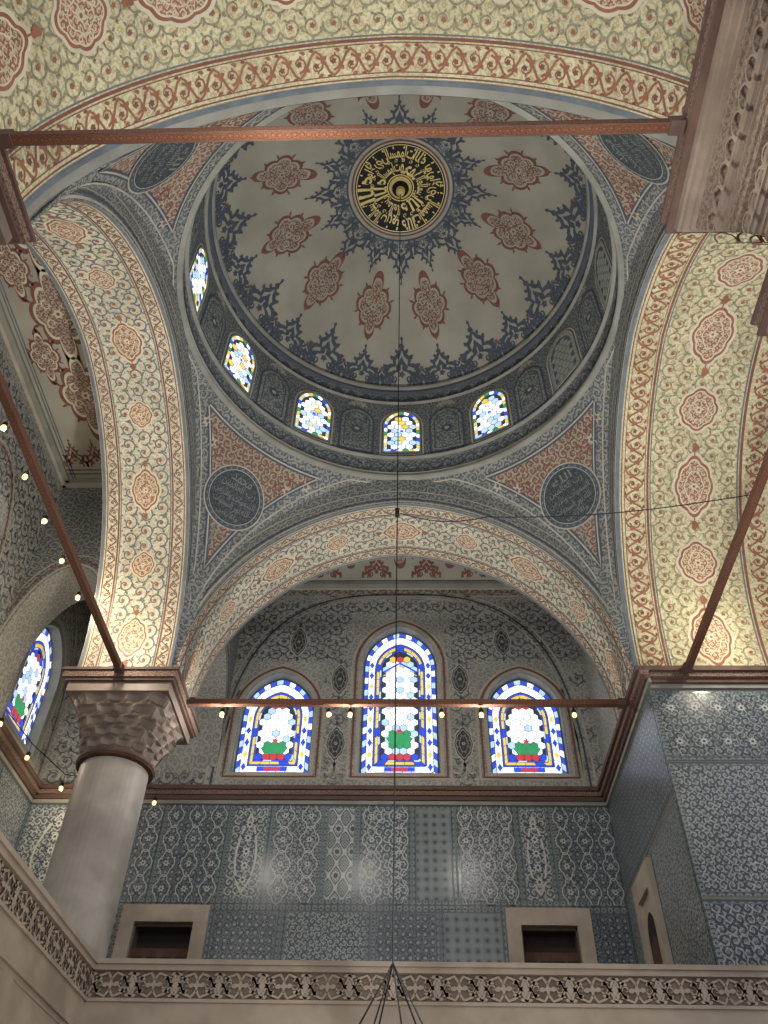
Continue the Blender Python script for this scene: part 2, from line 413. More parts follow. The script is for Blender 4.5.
# ------------------------------------------------------------------ main dimensions
ZC=1.6; YC=8.0; S=4.07; H=10.06; C=14.42; HD=15.2; RS=4.61; ZSC=21.0-RS; ZR=18.5
rise=C-H; e_=(rise*rise-S*S)/(2*S); RA=S+e_; AM=acos(e_/RA); LA=2*RA*AM
def archpt(t,off=0.):
    if t<=LA/2: a=pi-t/RA; cx=e_; 
    else: a=(LA-t)/RA; cx=-e_
    r=RA-off
    return cx+r*cos(a), H+r*sin(a)
def zell(x): return H+(HD-H)*sqrt(max(0,1-(x/S)**2))
YN=3.82
frames={'front':lambda a,d:(a,YC+S+d),'left':lambda a,d:(-(S+d),YC+a),'right':lambda a,d:(S+d,YC-a),'near':lambda a,d:(-a,(YN-d) if d>0.001 else (YC-S)-d)}
def make_arch(side,depth,strips,deco):
    fr=frames[side]; mb=MB(); n=96
    for d0,d1,mat in strips:
        def fn(i,j,d0=d0,d1=d1):
            t=LA*i/n; x,z=archpt(t); d=d0+(d1-d0)*j
            X,Y=fr(x,d); return (X,Y,z),(t,d)
        mb.grid(fn,n,1,mat)
    def face(i,j):
        t=LA*i/n; x,z=archpt(t); zz=z+(zell(x)-z)*j; X,Y=fr(x,0); return (X,Y,zz),(t,zz-z)
    mb.grid(face,n,1,'face',False)
    def back(i,j):
        t=LA*i/n; x,z=archpt(t); zz=z if j==0 else 17.2
        X,Y=fr(x,depth); return (X,Y,zz),(x,zz)
    mb.grid(back,n,1,'wallup',False)
    of=Orn(mb,lambda u,v,h:(lambda p:(fr(p[0],-h)[0],fr(p[0],-h)[1],p[1]))(archpt(u,-v)))
    for v,w,m in ((.04,.04,'creamd'),(.11,.04,'blued'),(.17,.015,'creamd'),(.36,.03,'creamd'),):
        lim=.4 if v<.1 else 1.1 if v<.2 else 2.2
        of.stroke([(lim+(LA-2*lim)*i/80,v) for i in range(81)],w,m,.012)
    o=Orn(mb,lambda u,v,h:(lambda p:(fr(p[0],v)[0],fr(p[0],v)[1],p[1]))(archpt(u,h)))
    deco(o)
    return mb.build('arch')
def line(o,v,w,m,h=.006,n=90): o.stroke([(LA*i/n,v) for i in range(n+1)],w,m,h)
def deco_small(o):
    D=1.71
    for v in(.04,D-.04): line(o,v,.05,'blue')
    for v in(.11,D-.11): line(o,v,.02,'redd')
    for v in(.33,D-.33): line(o,v,.03,'redd')
    for v in(.37,D-.37): line(o,v,.02,'blue')
    vineband(o,.05,LA-.05,.22,.075,.36,.020,'redd',.008,'blue'); vineband(o,.05,LA-.05,D-.22,.075,.36,.020,'redd',.008,'blue')
    vinefield(o,.05,LA-.05,.40,D-.40,.30,.026,'blue','red',.007,None,3)
    k=9
    for i in range(k):
        u=LA*(i+.5)/k
        if i%2==0: medallion(o,tf(u,D/2,pi/2),.27,.36,'red','cream',.013,True,'cream')
        else: medallion(o,tf(u,D/2,pi/2),.22,.22,'red','cream',.013,False,'cream')
def deco_big(D):
    def f(o):
        line(o,.05,.07,'blue');line(o,.13,.02,'redd')
        line(o,.62,.04,'redd');line(o,.67,.02,'blue')
        vineband(o,.1,LA-.1,.37,.16,.50,.034,'red',.008,'redd')
        for v in(.19,.57): line(o,v,.012,'redd')
        line(o,D-.95,.03,'blue');line(o,D-.89,.05,'redd')
        vineband(o,.1,LA-.1,D-.62,.16,.50,.034,'red',.008,'redd')
        vinefield(o,.05,LA-.05,.70,D-.97,.30,.024,'olive','red',.007,None,5)
        k=9; vc=.68+(D-.95-.68)/2
        for i in range(k):
            u=LA*(i+.5)/k
            if i%2==0: medallion(o,tf(u,vc,pi/2),.36,.52,'red','cream',.013,True,'cream')
            else: medallion(o,tf(u,vc,pi/2),.36,.36,'red','cream',.013,False,'cream')
    return f
D=1.71
st=[(0,.08,'mold'),(.08,.33,'soffit'),(.33,D-.33,'soffit'),(D-.33,D-.08,'soffit'),(D-.08,D,'mold')]
make_arch('front',D,st,deco_small)
make_arch('left',D,st,deco_small)
st=[(0,.1,'mold'),(.1,.62,'soffit2'),(.62,2.30,'soffit2'),(2.3,3.25,'soffit2')]
make_arch('right',3.25,st,deco_big(3.25))
make_arch('near',3.25,st,deco_big(3.25))

# ---------------- arabic text
F={'ا':(0xFE8D,0xFE8E),'أ':(0xFE83,0xFE84),'ل':(0xFEDD,0xFEDE,0xFEDF,0xFEE0),'ه':(0xFEE9,0xFEEA,0xFEEB,0xFEEC),'ن':(0xFEE5,0xFEE6,0xFEE7,0xFEE8),
'و':(0xFEED,0xFEEE),'ر':(0xFEAD,0xFEAE),'س':(0xFEB1,0xFEB2,0xFEB3,0xFEB4),'م':(0xFEE1,0xFEE2,0xFEE3,0xFEE4),'ت':(0xFE95,0xFE96,0xFE97,0xFE98),
'ض':(0xFEBD,0xFEBE,0xFEBF,0xFEC0),'ي':(0xFEF1,0xFEF2,0xFEF3,0xFEF4),'ك':(0xFED9,0xFEDA,0xFEDB,0xFEDC),'ب':(0xFE8F,0xFE90,0xFE91,0xFE92),
'ح':(0xFEA1,0xFEA2,0xFEA3,0xFEA4),'د':(0xFEA9,0xFEAA),'ع':(0xFEC9,0xFECA,0xFECB,0xFECC),'ز':(0xFEAF,0xFEB0)}
def shape(txt):
    out=[];i=0; prevjoin=False
    while i<len(txt):
        ch=txt[i]
        if ch not in F: out.append(ch); prevjoin=False; i+=1; continue
        if ch=='ل' and i+1<len(txt) and txt[i+1] in 'اأ':
            base=0xFEFB if txt[i+1]=='ا' else 0xFEF7
            out.append(chr(base+(1 if prevjoin else 0))); prevjoin=False; i+=2; continue
        f=F[ch]; nxt=(i+1<len(txt) and txt[i+1] in F); canj=len(f)==4
        if canj and nxt: g=f[3] if prevjoin else f[2]; pj=True
        else: g=f[1] if prevjoin else f[0]; pj=False
        out.append(chr(g)); prevjoin=pj; i+=1
    return ''.join(out[::-1])
def text_polys(txt,bold):
    cu=bpy.data.curves.new('t','FONT'); cu.body=shape(txt); cu.size=1; cu.resolution_u=3; cu.offset=bold
    ob=bpy.data.objects.new('t',cu); scn.collection.objects.link(ob)
    dg=bpy.context.evaluated_depsgraph_get(); dg.update()
    ev=ob.evaluated_get(dg); me=ev.to_mesh()
    vs=[(v.co.x,v.co.y) for v in me.vertices]; ps=[[vs[i] for i in p.vertices] for p in me.polygons]
    ev.to_mesh_clear(); bpy.data.objects.remove(ob); bpy.data.curves.remove(cu)
    if not vs: return [],(0,0,1,1)
    xs=[v[0] for v in vs]; ys=[v[1] for v in vs]
    return ps,(min(xs),min(ys),max(xs),max(ys))
TXT={}
def put_text(o,txt,bold,place,mat,h):
    if (txt,bold) not in TXT: TXT[(txt,bold)]=text_polys(txt,bold)
    ps,(x0,y0,x1,y1)=TXT[(txt,bold)]
    if not ps: print('NO TEXT'); return
    w=max(.01,x1-x0);ht=max(.01,y1-y0)
    for p in ps: o.poly([place((x-x0)/w-.5,(y-y0)/ht-.5) for x,y in p],mat,h)

# ------------------------------------------------------------------ pendentives
def rp(z):
    t=(z-H)/(HD-H); return sqrt(max(0,2*S*S-S*S*t*t))
def circ(r,N=40): return [(r*cos(2*pi*i/N),r*sin(2*pi*i/N)) for i in range(N)]
for q in range(4):
    mb=MB(); th0=q*pi/2
    n=40;mz=14
    def P(th,z,h=0):
        r=rp(z)-h; return (r*cos(th),YC+r*sin(th),z)
    def zb(th,f=1.0):
        x=th-th0; x=min(x,pi/2-x); v=2-f*f/cos(x)**2; return H+(HD-H)*sqrt(max(0,v))
    def fn(i,j):
        th=th0+pi/2*i/n; z0=zb(th); z=z0+(HD-z0)*j/mz; return P(th,z),(th*4.6,z*1.15)
    mb.grid(fn,n,mz,'face')
    ztop=H+(HD-H)*.95
    a0=math.acos(.95/sqrt(2-.95**2))+.01
    def bnd(f,th): return min(ztop,zb(th,f))
    def fn2(i,j):
        th=th0+a0+(pi/2-2*a0)*i/n; z0=bnd(.95,th); z=z0+(ztop-z0)*j/mz; return P(th,z,.02),(th*4.6,z*1.15)
    mb.grid(fn2,n,mz,'pend')
    zc=13.9; rc=rp(zc); thc=th0+pi/4
    def cur(f,aa,zt): return [(th0+aa+(pi/2-2*aa)*i/60, min(zt,zb(th0+aa+(pi/2-2*aa)*i/60,f))) for i in range(61)]
    om=Orn(mb,lambda u,v,h:P(thc+u/rc,zc+v*.89,h))
    def tol(c): return [((t-thc)*rc,(z-zc)/.89) for t,z in c]
    c1=tol(cur(.95,a0,ztop)); om.stroke(c1,.10,'blued',.03); om.stroke(c1,.03,'creamd',.036)
    top=tol([(th0+a0+(pi/2-2*a0)*i/30,ztop) for i in range(31)]); om.stroke(top,.10,'blued',.03); om.stroke(top,.03,'creamd',.036)
    c2=tol(cur(.985,.16,HD-.12)); om.stroke(c2,.03,'creamd',.03)
    om.fill((0,0),circ(.70),'creamd',.045,3); om.fill((0,0),circ(.67),'blued',.05,3); om.fill((0,0),circ(.57),'rnd',.056,3)
    om.stroke(circ(.585),.015,'creamd',.062,True)
    for k in range(28):
        a=2*pi*k/28; leaf(om,I2,.625*cos(a),.625*sin(a),a+1.5,.07,.04,'rtxt',.060)
    for ty,wd,sx,sy in ((.40,['الله','محمد'][q%2],.50,.17),(.21,'رب العالمين',.84,.19),(.0,'السموات والأرض',1.0,.20),(-.21,'الله نور السموات',.86,.19),(-.40,'والأرض',.50,.16)):
        put_text(om,wd,.008,lambda a,b,ty=ty,sx=sx,sy=sy:(-a*sx,ty+b*sy),'rtxt',.066)
    for (u,v) in ((-1.05,.78),(1.05,.78),(-1.45,1.02),(1.45,1.02)):
        flower(om,tf(u,v-.1),.13,6,'creamd',.03,'redd')
        spiral(om,I2,u*.8,v*.8,.14,0,1,.03,'redd',.03)
    mb.build('pendentive')

# ------------------------------------------------------------------ drum
mb=MB(); n=120; RD_=S
def dp(th,z,h=0): return ((RD_-h)*cos(th),YC+(RD_-h)*sin(th),z)
for z0,z1,mat in ((HD,HD+.12,'mold'),(HD+.12,HD+.62,'bband'),(HD+.62,HD+.75,'mold'),(HD+.75,17.95,'drum'),(17.95,ZR,'bband')):
    def fn(i,j,z0=z0,z1=z1):
        th=2*pi*i/n; z=z0+(z1-z0)*j; return dp(th,z),(th*RD_,z)
    mb.grid(fn,n,1,mat)
def ring(mb,r_in,z0,z1,mat,rw=RD_+.02):
    mb.lathe((0,YC),[(rw,z0),(r_in,z0+.02),(r_in-.015,(z0+z1)/2),(r_in,z1-.02),(rw,z1)],mat,n)
ring(mb,S-.07,HD-.05,HD+.07,'mold'); ring(mb,S-.05,HD+.12,HD+.16,'creamd'); ring(mb,S-.05,HD+.64,HD+.72,'mold')
ring(mb,S-.05,17.9,17.96,'mold'); ring(mb,S-.07,18.28,18.36,'blued'); ring(mb,S-.11,18.42,18.54,'mold',S+.06)
od=Orn(mb,lambda u,v,h:dp(u/RD_,v,h))
vineband(od,0,2*pi*RD_,HD+.38,.15,.52,.03,'blued',.01,'blue')
def winout(w,h,d=0,n=12,k=.62):
    w2=w/2-d; zb=d; rz=w*k*(w2/(w/2)); hs=h-w*k-d*.2
    P=[(-w2,zb)]
    P+=[(-w2,zb+(hs-zb)*i/4) for i in range(1,4)]
    ee=(rz*rz-w2*w2)/(2*w2); R=w2+ee; am=acos(max(-1,min(1,ee/R)))
    for i in range(n+1): a=pi-am*i/n; P.append((ee+R*cos(a),hs+R*sin(a)))
    for i in range(n-1,-1,-1): a=am*i/n; P.append((-ee+R*cos(a),hs+R*sin(a)))
    P+=[(w2,zb+(hs-zb)*i/4) for i in range(3,0,-1)]
    P.append((w2,zb)); P+=[(w2*(1-2*i/4),zb) for i in range(1,4)]
    return P
for k in range(12):
    th=pi/2+radians(15+30*k)
    T=tf(th*RD_,16.0)
    o=winout(.84,1.62,0); od.fill(T(0,.8),TT(T,o),'blued',.012,2)
    od.fill(T(0,.8),TT(T,winout(.84,1.62,.05)),'bband',.016,2); od.stroke(TT(T,winout(.84,1.62,.13)),.03,'blued',.02,True)
    flower(od,tf2(T,0,.8),.2,8,'blued',.02,'creamd')
    for sx in(1,-1):
        for yy in(.45,1.15): spiral(od,T,sx*.13,yy,.12,pi/2,-sx,.035,'blued',.02,1.2,12)
    palmette(od,tf2(T,0,1.66),.4,.34,'creamd',.012,spire=False)
for k in range(12):
    th=pi/2+radians(30*k); T=tf(th*RD_,15.98)
    od.fill(T(0,.8),TT(T,winout(1.02,1.72,0)),'creamd',.012,2); od.fill(T(0,.8),TT(T,winout(1.02,1.72,.04)),'blued',.016,2)
for k in range(72):
    T=tf(2*pi*(k+.5)/72*RD_,18.0); palmette(od,T,.3,.27,'blued',.01,spire=False)
mb.build('dome_drum')

# ------------------------------------------------------------------ dome
mb=MB(); PM=asin(4.08/RS); RHO=PM*RS
def dm(x,y,h):
    rho=hypot(x,y); th=atan2(y,x); f=rho/RS; r=(RS-h)*sin(f); return (r*cos(th),YC+r*sin(th),ZSC+(RS-h)*cos(f))
nr=28
mb.grid(lambda i,j:(dm(RHO*max(j/nr,.0001)*cos(2*pi*i/120),RHO*max(j/nr,.0001)*sin(2*pi*i/120),0),(RHO*j/nr*cos(2*pi*i/120),RHO*j/nr*sin(2*pi*i/120))),120,nr,'dome')
o=Orn(mb,dm)
def pol(th0,rho0):
    def T(x,y):
        r=rho0+y; th=th0-x/max(r,.3); return (r*cos(th),r*sin(th))
    return T
def cir(r,N=96): return [(r*cos(2*pi*i/N),r*sin(2*pi*i/N)) for i in range(N)]
o.stroke(cir(5.0,120),.06,'blued',.012,True); o.stroke(cir(4.93,120),.02,'redd',.012,True)
for k in range(24):
    th=pi/2+2*pi*k/24
    T=pol(th,4.9)
    if k%2==0: palmette(o,lambda x,y,T=T:T(x,-y),1.14,1.28,'blued',.012)
    else: palmette(o,lambda x,y,T=T:T(x,-y),1.04,1.0,'blued',.012)
    T2=pol(th+pi/24,4.9); palmette(o,lambda x,y,T2=T2:T2(x,-y),.56,.56,'blued',.012,spire=False)
    T3=pol(th+pi/24,4.45); flower(o,T3,.07,6,'redd',.013)
for k in range(48):
    T2=pol(pi/2+2*pi*(k+.5)/48,4.92); palmette(o,lambda x,y,T2=T2:T2(x,-y),.3,.3,'blue',.011,spire=False)
for k in range(12):
    th=pi/2+radians(15+30*k); T=pol(th,2.94)
    fleur(o,lambda x,y,T=T:T(x,-y),.50,.70,'redd','dome',.012)
o.stroke(cir(1.27),.05,'blued',.012,True); o.stroke(cir(1.21),.04,'creamd',.013,True)
for k in range(32):
    T=pol(pi/2+2*pi*(k+.5)/32,1.28); palmette(o,T,.26,.36,'blue',.013,spire=False)
for k in range(16):
    th=pi/2+2*pi*k/16; T=pol(th,1.25)
    if k%2==0: palmette(o,T,.66,1.08,'blued',.014)
    else: palmette(o,T,.60,.90,'blued',.014)
o.fill((0,0),cir(1.17),'redd',.016,6); o.fill((0,0),cir(1.13),'creamd',.020,6); o.fill((0,0),cir(1.09),'black',.024,6)
o.stroke(cir(1.05),.02,'gold',.03,True); o.stroke(cir(.31,40),.025,'gold',.03,True)
def arcplace(rad,th,wd,ht):
    return lambda a,b:((rad+b*ht)*cos(th-a*wd/rad),(rad+b*ht)*sin(th-a*wd/rad))
verse=['الله نور','السموات','والأرض','الله نور','السموات','والأرض','الله','رب العالمين']
for i,wd in enumerate(verse):
    put_text(o,wd,.016,arcplace(.84,pi/2-2*pi*i/8,.66,.38),'gold',.032)
for i,wd in enumerate(['الله','العالمين','محمد','السموات','الله','العالمين']):
    put_text(o,wd,.016,arcplace(.49,pi/2-2*pi*(i+.5)/6,.50,.32),'gold',.032)
for k in range(24):
    a=2*pi*k/24+.1; spiral(o,I2,.665*cos(a),.665*sin(a),.05,a,1,.02,'gold',.03,1.1,8)
    leaf(o,I2,.95*cos(a),.95*sin(a),a,.08,.045,'gold',.03)
mb.lathe((0,YC),[(0.001,20.62),(.05,20.64),(.10,20.70),(.07,20.76),(.13,20.84),(.22,20.92),(.26,20.965),(.30,20.975)],'gold',24)
mb.lathe((0,YC),[(.11,20.80),(.17,20.86),(.20,20.90)],'iron',24)
mb.build('dome')

# ------------------------------------------------------------------ stained glass
def stained(name,w,h,place,seed=0,simple=False,dim=False):
    rnd=random.Random(seed); mb=MB()
    o=Orn(mb,place); 
    P=lambda d:winout(w,h,d)
    c=(0,h*.45)
    o.fill(c,P(0),'lead',0,1)
    if simple:
        a=P(0);b=P(.03)
        for i in range(len(a)):
            j=(i+1)%len(a)
            mb.face([place(*a[i],.0),place(*a[j],.0),place(*a[j],.02),place(*a[i],.02)],'mold',[(0,0)]*4)
            mb.face([place(*a[i],.02),place(*a[j],.02),place(*b[j],.015),place(*b[i],.015)],'mold',[(0,0)]*4)
        cw=.17; rr=.088
    def cells(d0,d1,cols,per=1,gap=.014,hh=.012):
        A=P(d0);B=P(d1);n=len(A)
        seg=[];tot=0
        for i in range(n):
            j=(i+1)%n; l=hypot(A[j][0]-A[i][0],A[j][1]-A[i][1]); seg.append((tot,l)); tot+=l
        nc=max(4,int(tot/per)); 
        def at(P_,s):
            s%=tot
            for i,(t0,l) in enumerate(seg):
                if s<=t0+l: 
                    f=(s-t0)/max(l,1e-6); j=(i+1)%n
                    return (P_[i][0]*(1-f)+P_[j][0]*f,P_[i][1]*(1-f)+P_[j][1]*f)
            return P_[0]
        for k in range(nc):
            s0=tot*k/nc+gap/2; s1=tot*(k+1)/nc-gap/2
            cc=cols[k%len(cols)]
            if dim: cc='gdim'
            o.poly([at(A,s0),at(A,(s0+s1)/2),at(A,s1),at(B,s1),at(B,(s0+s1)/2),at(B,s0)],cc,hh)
    def hexes(d,size,r,colf,hh=.012,ymin=0):
        PP=P(d); 
        def inside(x,y):
            c_=False;j=len(PP)-1
            for i in range(len(PP)):
                xi,yi=PP[i];xj,yj=PP[j]
                if (yi>y)!=(yj>y) and x<(xj-xi)*(y-yi)/(yj-yi)+xi: c_=not c_
                j=i
            return c_
        row=0;y=d+size*.5
        while y<h-d:
            x=-size*6+(size/2 if row%2 else 0)
            while x<w/2:
                hx=[(x+r*cos(pi/6+pi/3*i),y+r*sin(pi/6+pi/3*i)) for i in range(6)]
                if sum(inside(*p) for p in hx)>=5: 
                    cc=colf(x,y)
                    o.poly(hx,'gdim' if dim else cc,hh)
                x+=size
            y+=size*.87; row+=1
    if simple:
        cells(.03,.10,['gw2','gy','gw','gy','gg','gw','gb'],.14)
        def cf(x,y): return rnd.choice(['gw','gw','gw','gw','gw2','gy','gw','gw2'])
        hexes(.10,cw,rr,cf)
        for yy in(.35,.75,1.1): flower(o,tf(0,yy),.07,6,'gdim' if dim else ('gy' if yy!=.75 else 'gb'),.02,None,12)
    else:
        cells(.04,.12,['gw2','gb','gw','gb'],.17)
        cells(.135,.27,['gw','gw','gw'],.20)
        cells(.285,.315,['gb'],.3); cells(.325,.385,['gy','gy','gy','gb'],.22); cells(.395,.43,['gb','gb','gw2'],.20)
        sz=.168
        top=h*.70 if h<3 else h*.78
        def cf(x,y):
            if y>top and abs(x)<.12: return 'gr'
            if y>top: return 'gb' if h<3 else 'gy'
            if abs(x)<.2 and (.62 if h<3 else .80)<y<(.86 if h<3 else 1.15): return 'gg'
            if y<.62: return 'gb' if abs(x)>.18 else 'gr'
            return rnd.choice(['gw','gw','gw','gw','gw2'])
        hexes(.425,sz,.090,cf)
        for sx in(1,-1):
            for i in range(int(h/.30)):
                yy=.26+.30*i
                if yy<h-1.0:
                    o.poly([(sx*(w/2-.203)+dx,yy+dy) for dx,dy in ((0,-.10),(.06,0),(0,.10),(-.06,0))],'gy' if i%3==1 else 'gb',.022)
        o.poly([(-.34,.15),(.34,.15),(.34,.26),(-.34,.26)],'gb',.022)
        o.poly([(-.18,.165),(.18,.165),(.18,.245),(-.18,.245)],'gr',.024)
        T=tf(0,.70 if h<3 else .95)
        o.poly(TT(T,[(-.22,-.12),(.22,-.12),(.31,.02),(.16,.13),(0,.07),(-.16,.13),(-.31,.02)]),'gg',.022)
        flower(o,tf2(T,0,.2),.075,5,'gr',.024)
        if h>3.2:
            o.stroke([(-.40,h*.69),(0,h*.755),(.40,h*.69)],.05,'gb',.022); o.stroke([(-.40,h*.665),(0,h*.73),(.40,h*.665)],.025,'gy',.022)
    return mb.build(name)
wi=1
for k in range(12):
    th=pi/2+radians(30*k)
    def pl(x,z,d,th=th):
        R=S-.03-d; cx,cy=R*cos(th),YC+R*sin(th); return (cx+x*sin(th),cy-x*cos(th),16.06+z)
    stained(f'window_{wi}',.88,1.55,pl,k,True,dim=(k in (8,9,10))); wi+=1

# ------------------------------------------------------------------ gallery walls with openings
YW=16.39; XL=-7.9; ZT=15.84
def holed(name,outline,holes,place,mat,depth,revmat,zuv=0,extra=None):
    bm=bmesh.new(); 
    loops=[outline]+holes; edges=[]
    for lp in loops:
        vs=[bm.verts.new((x,y,0)) for x,y in lp]
        for i in range(len(vs)): edges.append(bm.edges.new((vs[i],vs[(i+1)%len(vs)])))
    bmesh.ops.triangle_fill(bm,use_beauty=True,use_dissolve=False,edges=edges)
    mb=MB()
    for f in bm.faces:
        pts=[(v.co.x,v.co.y) for v in f.verts]; mb.face([place(x,y,0) for x,y in pts],mat,pts)
    bm.free()
    for lp in holes:
        for i in range(len(lp)):
            a=lp[i];b=lp[(i+1)%len(lp)]
            mb.face([place(*a,0),place(*b,0),place(*b,-depth),place(*a,-depth)],revmat,[(0,0),(.2,0),(.2,.2),(0,.2)])
    if extra: extra(mb,Orn(mb,place))
    return mb
bw=lambda x,z,d:(x,YW-d,z)
wins=[(-2.90,10.5,1.68,2.6),(-.08,10.5,1.76,4.0),(2.76,10.5,1.68,2.6)]
def at(o,x,z): return [(x+a,z+b) for a,b in o]
holes=[at(winout(w,h),x,z) for x,z,w,h in wins]
def ex(mb,o):
    sk=lambda u,v:any(abs(u-x)<w/2+.38 and z-.5<v<z+h+.35 for x,z,w,h in wins)
    vinefield(o,-7.7,4.2,10.2,15.3,.36,.03,'wv','wv',.006,sk,9)
    for x,z,w,h in wins:
        o.stroke(at(winout(w+.12,h+.1),x,z-.04),.09,'creamd',.02,True)
        o.stroke(at(winout(w+.34,h+.24),x,z-.1),.05,'redd',.012,True)
        o.stroke(at(winout(w+.50,h+.34),x,z-.14),.05,'creamd',.012,True)
    for hs,rs,wd,mt in ((4.18,5.42,.05,'creamd'),(4.06,5.32,.05,'blued'),(3.96,5.2,.04,'creamd')):
        pts=[(-.08+hs*math.copysign(abs(cos(pi*i/90))**.7,cos(pi*i/90)),10.2+rs*abs(sin(pi*i/90))**.75) for i in range(91)]
        o.stroke(pts,wd,mt,.012)
    for sx in(-1,1):
        for cx,cz in ((1.42,12.9),(1.42,11.2),(2.5,14.0)):
            medallion(o,tf(-.08+sx*cx,cz),.20,.36,'blued','creamd',.014,True,'creamd','rnd')
        palmette(o,tf(-.08+sx*1.42,10.25),.5,.6,'creamd',.014)
    vineband(o,-7.8,4.2,15.62,.11,.6,.025,'redd',.012)
    o.stroke([(-7.9,15.45),(4.3,15.45)],.04,'creamd',.012)
up=holed('wall_back',[(XL,H-.3),(4.31,H-.3),(4.31,ZT+.1),(XL,ZT+.1)],holes,bw,'wallup',.28,'mold',extra=ex)
GF=4.4
panels=[(-7.9,-6.4,'tA'),(-6.4,-4.96,'tE'),(-4.96,-3.6,'tE'),(-3.6,-2.71,'tA'),(-2.71,-1.63,'tF'),(-1.63,-.9,'tB'),(-.9,.18,'tC'),(.18,1.07,'tD'),(1.07,2.3,'tF'),(2.3,3.02,'tA'),(3.02,4.31,'tE')]
bwo=Orn(up,bw)
niche=[(-5.36,-3.69),(1.94,3.53)]
def panel(o,x0,x1,z0,z1,mat,h0=0,bord=.09,cut=None,ln=.02):
    o.poly([(x0,z0),(x1,z0),(x1,z1),(x0,z1)],'tbord',h0+.001)
    o.poly([(x0+bord,z0+bord),(x1-bord,z0+bord),(x1-bord,z1-bord),(x0+bord,z1-bord)],mat,h0+.006)
    e=ln*.6
    o.stroke([(x0+e,z0+e),(x1-e,z0+e),(x1-e,z1-e),(x0+e,z1-e)],ln,'tl',h0+.008,True)
    q=bord
    o.stroke([(x0+q,z0+q),(x1-q,z0+q),(x1-q,z1-q),(x0+q,z1-q)],ln,'tl',h0+.009,True)
for k,(a,b,m) in enumerate(panels):
    panel(bwo,a,b,7.75,9.78,m)
    cx=(a+b)/2
    if m=='tA':
        w=(b-a)*.28
        T=tf(cx,7.95)
        pts=[(w*sin(pi*t)**.8*(1-t*.4),1.6*t) for t in [i/12 for i in range(13)]]
        out=pts+[(-x,y) for x,y in pts[::-1]]
        bwo.stroke(TT(T,out),.04,'tw',.02,False)
        for i in range(5):
            flower(bwo,tf2(T,0,.25+.28*i),.1,8,'tw',.022,'tn')
            for sx in(1,-1): leaf(bwo,T,0,.2+.28*i,pi/2-sx*.9,.22,.09,'tn',.021)
    elif m in('tF','tC','tE'):
        nx=2 if b-a<1.2 else 3
        for i in range(4):
            for j in range(nx):
                T=tf(a+(b-a)*(j+.5)/nx,8.02+.50*i)
                bwo.stroke(TT(T,lobed((b-a)/nx*.36,.21,4,.14,.5,32)),.018,'tw',.012,True)
                flower(bwo,T,.07,6,'tw',.013,'tn')
low=[(-7.9,-6.6,'tB'),(-6.6,-5.36,'tD'),(-3.69,-2.3,'tE'),(-2.3,-.6,'tF'),(-.6,.7,'tE'),(.7,1.94,'tD'),(3.53,4.31,'tE')]
for a,b,m in low: panel(bwo,a,b,GF,7.70,m)
bwo.poly([(XL,7.68),(4.31,7.68),(4.31,7.78),(XL,7.78)],'tbord',.012)
bwo.poly([(XL,9.74),(4.31,9.74),(4.31,9.86),(XL,9.86)],'tbord',.012)
for a,b in niche:
    for p,q in (((a,GF),(a+.27,7.69)),((b-.27,GF),(b,7.69)),((a+.27,7.38),(b-.27,7.69))):
        up.box((p[0],YW-.10,p[1]),(q[0],YW+.02,q[1]),'marble')
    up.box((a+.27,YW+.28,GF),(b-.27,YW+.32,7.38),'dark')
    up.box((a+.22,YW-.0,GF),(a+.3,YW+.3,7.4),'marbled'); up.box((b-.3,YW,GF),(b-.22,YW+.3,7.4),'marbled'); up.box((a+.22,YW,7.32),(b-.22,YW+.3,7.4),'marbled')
    up.box((a+.29,YW+.04,GF),(b-.29,YW+.10,6.95),'woodd')
    for i in range(4):
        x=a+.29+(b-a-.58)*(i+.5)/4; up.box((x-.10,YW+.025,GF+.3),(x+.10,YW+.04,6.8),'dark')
up.build('wall_back')
for i,(x,z,w,h) in enumerate(wins):
    stained(f'window_{wi}',w,h,lambda a,b,d,x=x,z=z:(x+a,YW+.24-d,z+b),50+i); wi+=1

def cornice(mb,p0,p1,nrm,prof):
    for z0,z1,pr,mat in prof:
        a=(p0[0],p0[1]);b=(p1[0],p1[1])
        c=(b[0]+nrm[0]*pr,b[1]+nrm[1]*pr);d=(a[0]+nrm[0]*pr,a[1]+nrm[1]*pr)
        x0=min(a[0],b[0],c[0],d[0]);x1=max(a[0],b[0],c[0],d[0]);y0=min(a[1],b[1],c[1],d[1]);y1=max(a[1],b[1],c[1],d[1])
        mb.box((x0,y0,z0),(x1,y1,z1),mat)
prof=[(H-.30,H-.22,.05,'mold'),(H-.22,H-.14,.10,'brown'),(H-.14,H-.05,.16,'corn'),(H-.05,H+.04,.22,'brown')]
mb=MB(); cornice(mb,(XL,YW),(4.31,YW),(0,-1),prof); mb.build('trim_1')
mb=MB(); cornice(mb,(XL,1.2),(XL,YW),(1,0),prof); mb.build('trim_2')
prof2=[(ZT-.16,ZT-.08,.08,'creamd'),(ZT-.08,ZT+.02,.16,'mold')]
mb=MB(); cornice(mb,(XL,YW),(4.31,YW),(0,-1),prof2); cornice(mb,(XL,1.2),(XL,YW),(1,0),prof2);cornice(mb,(XL,12.72),(-5.78,12.72),(0,-1),prof2); mb.build('trim_3')

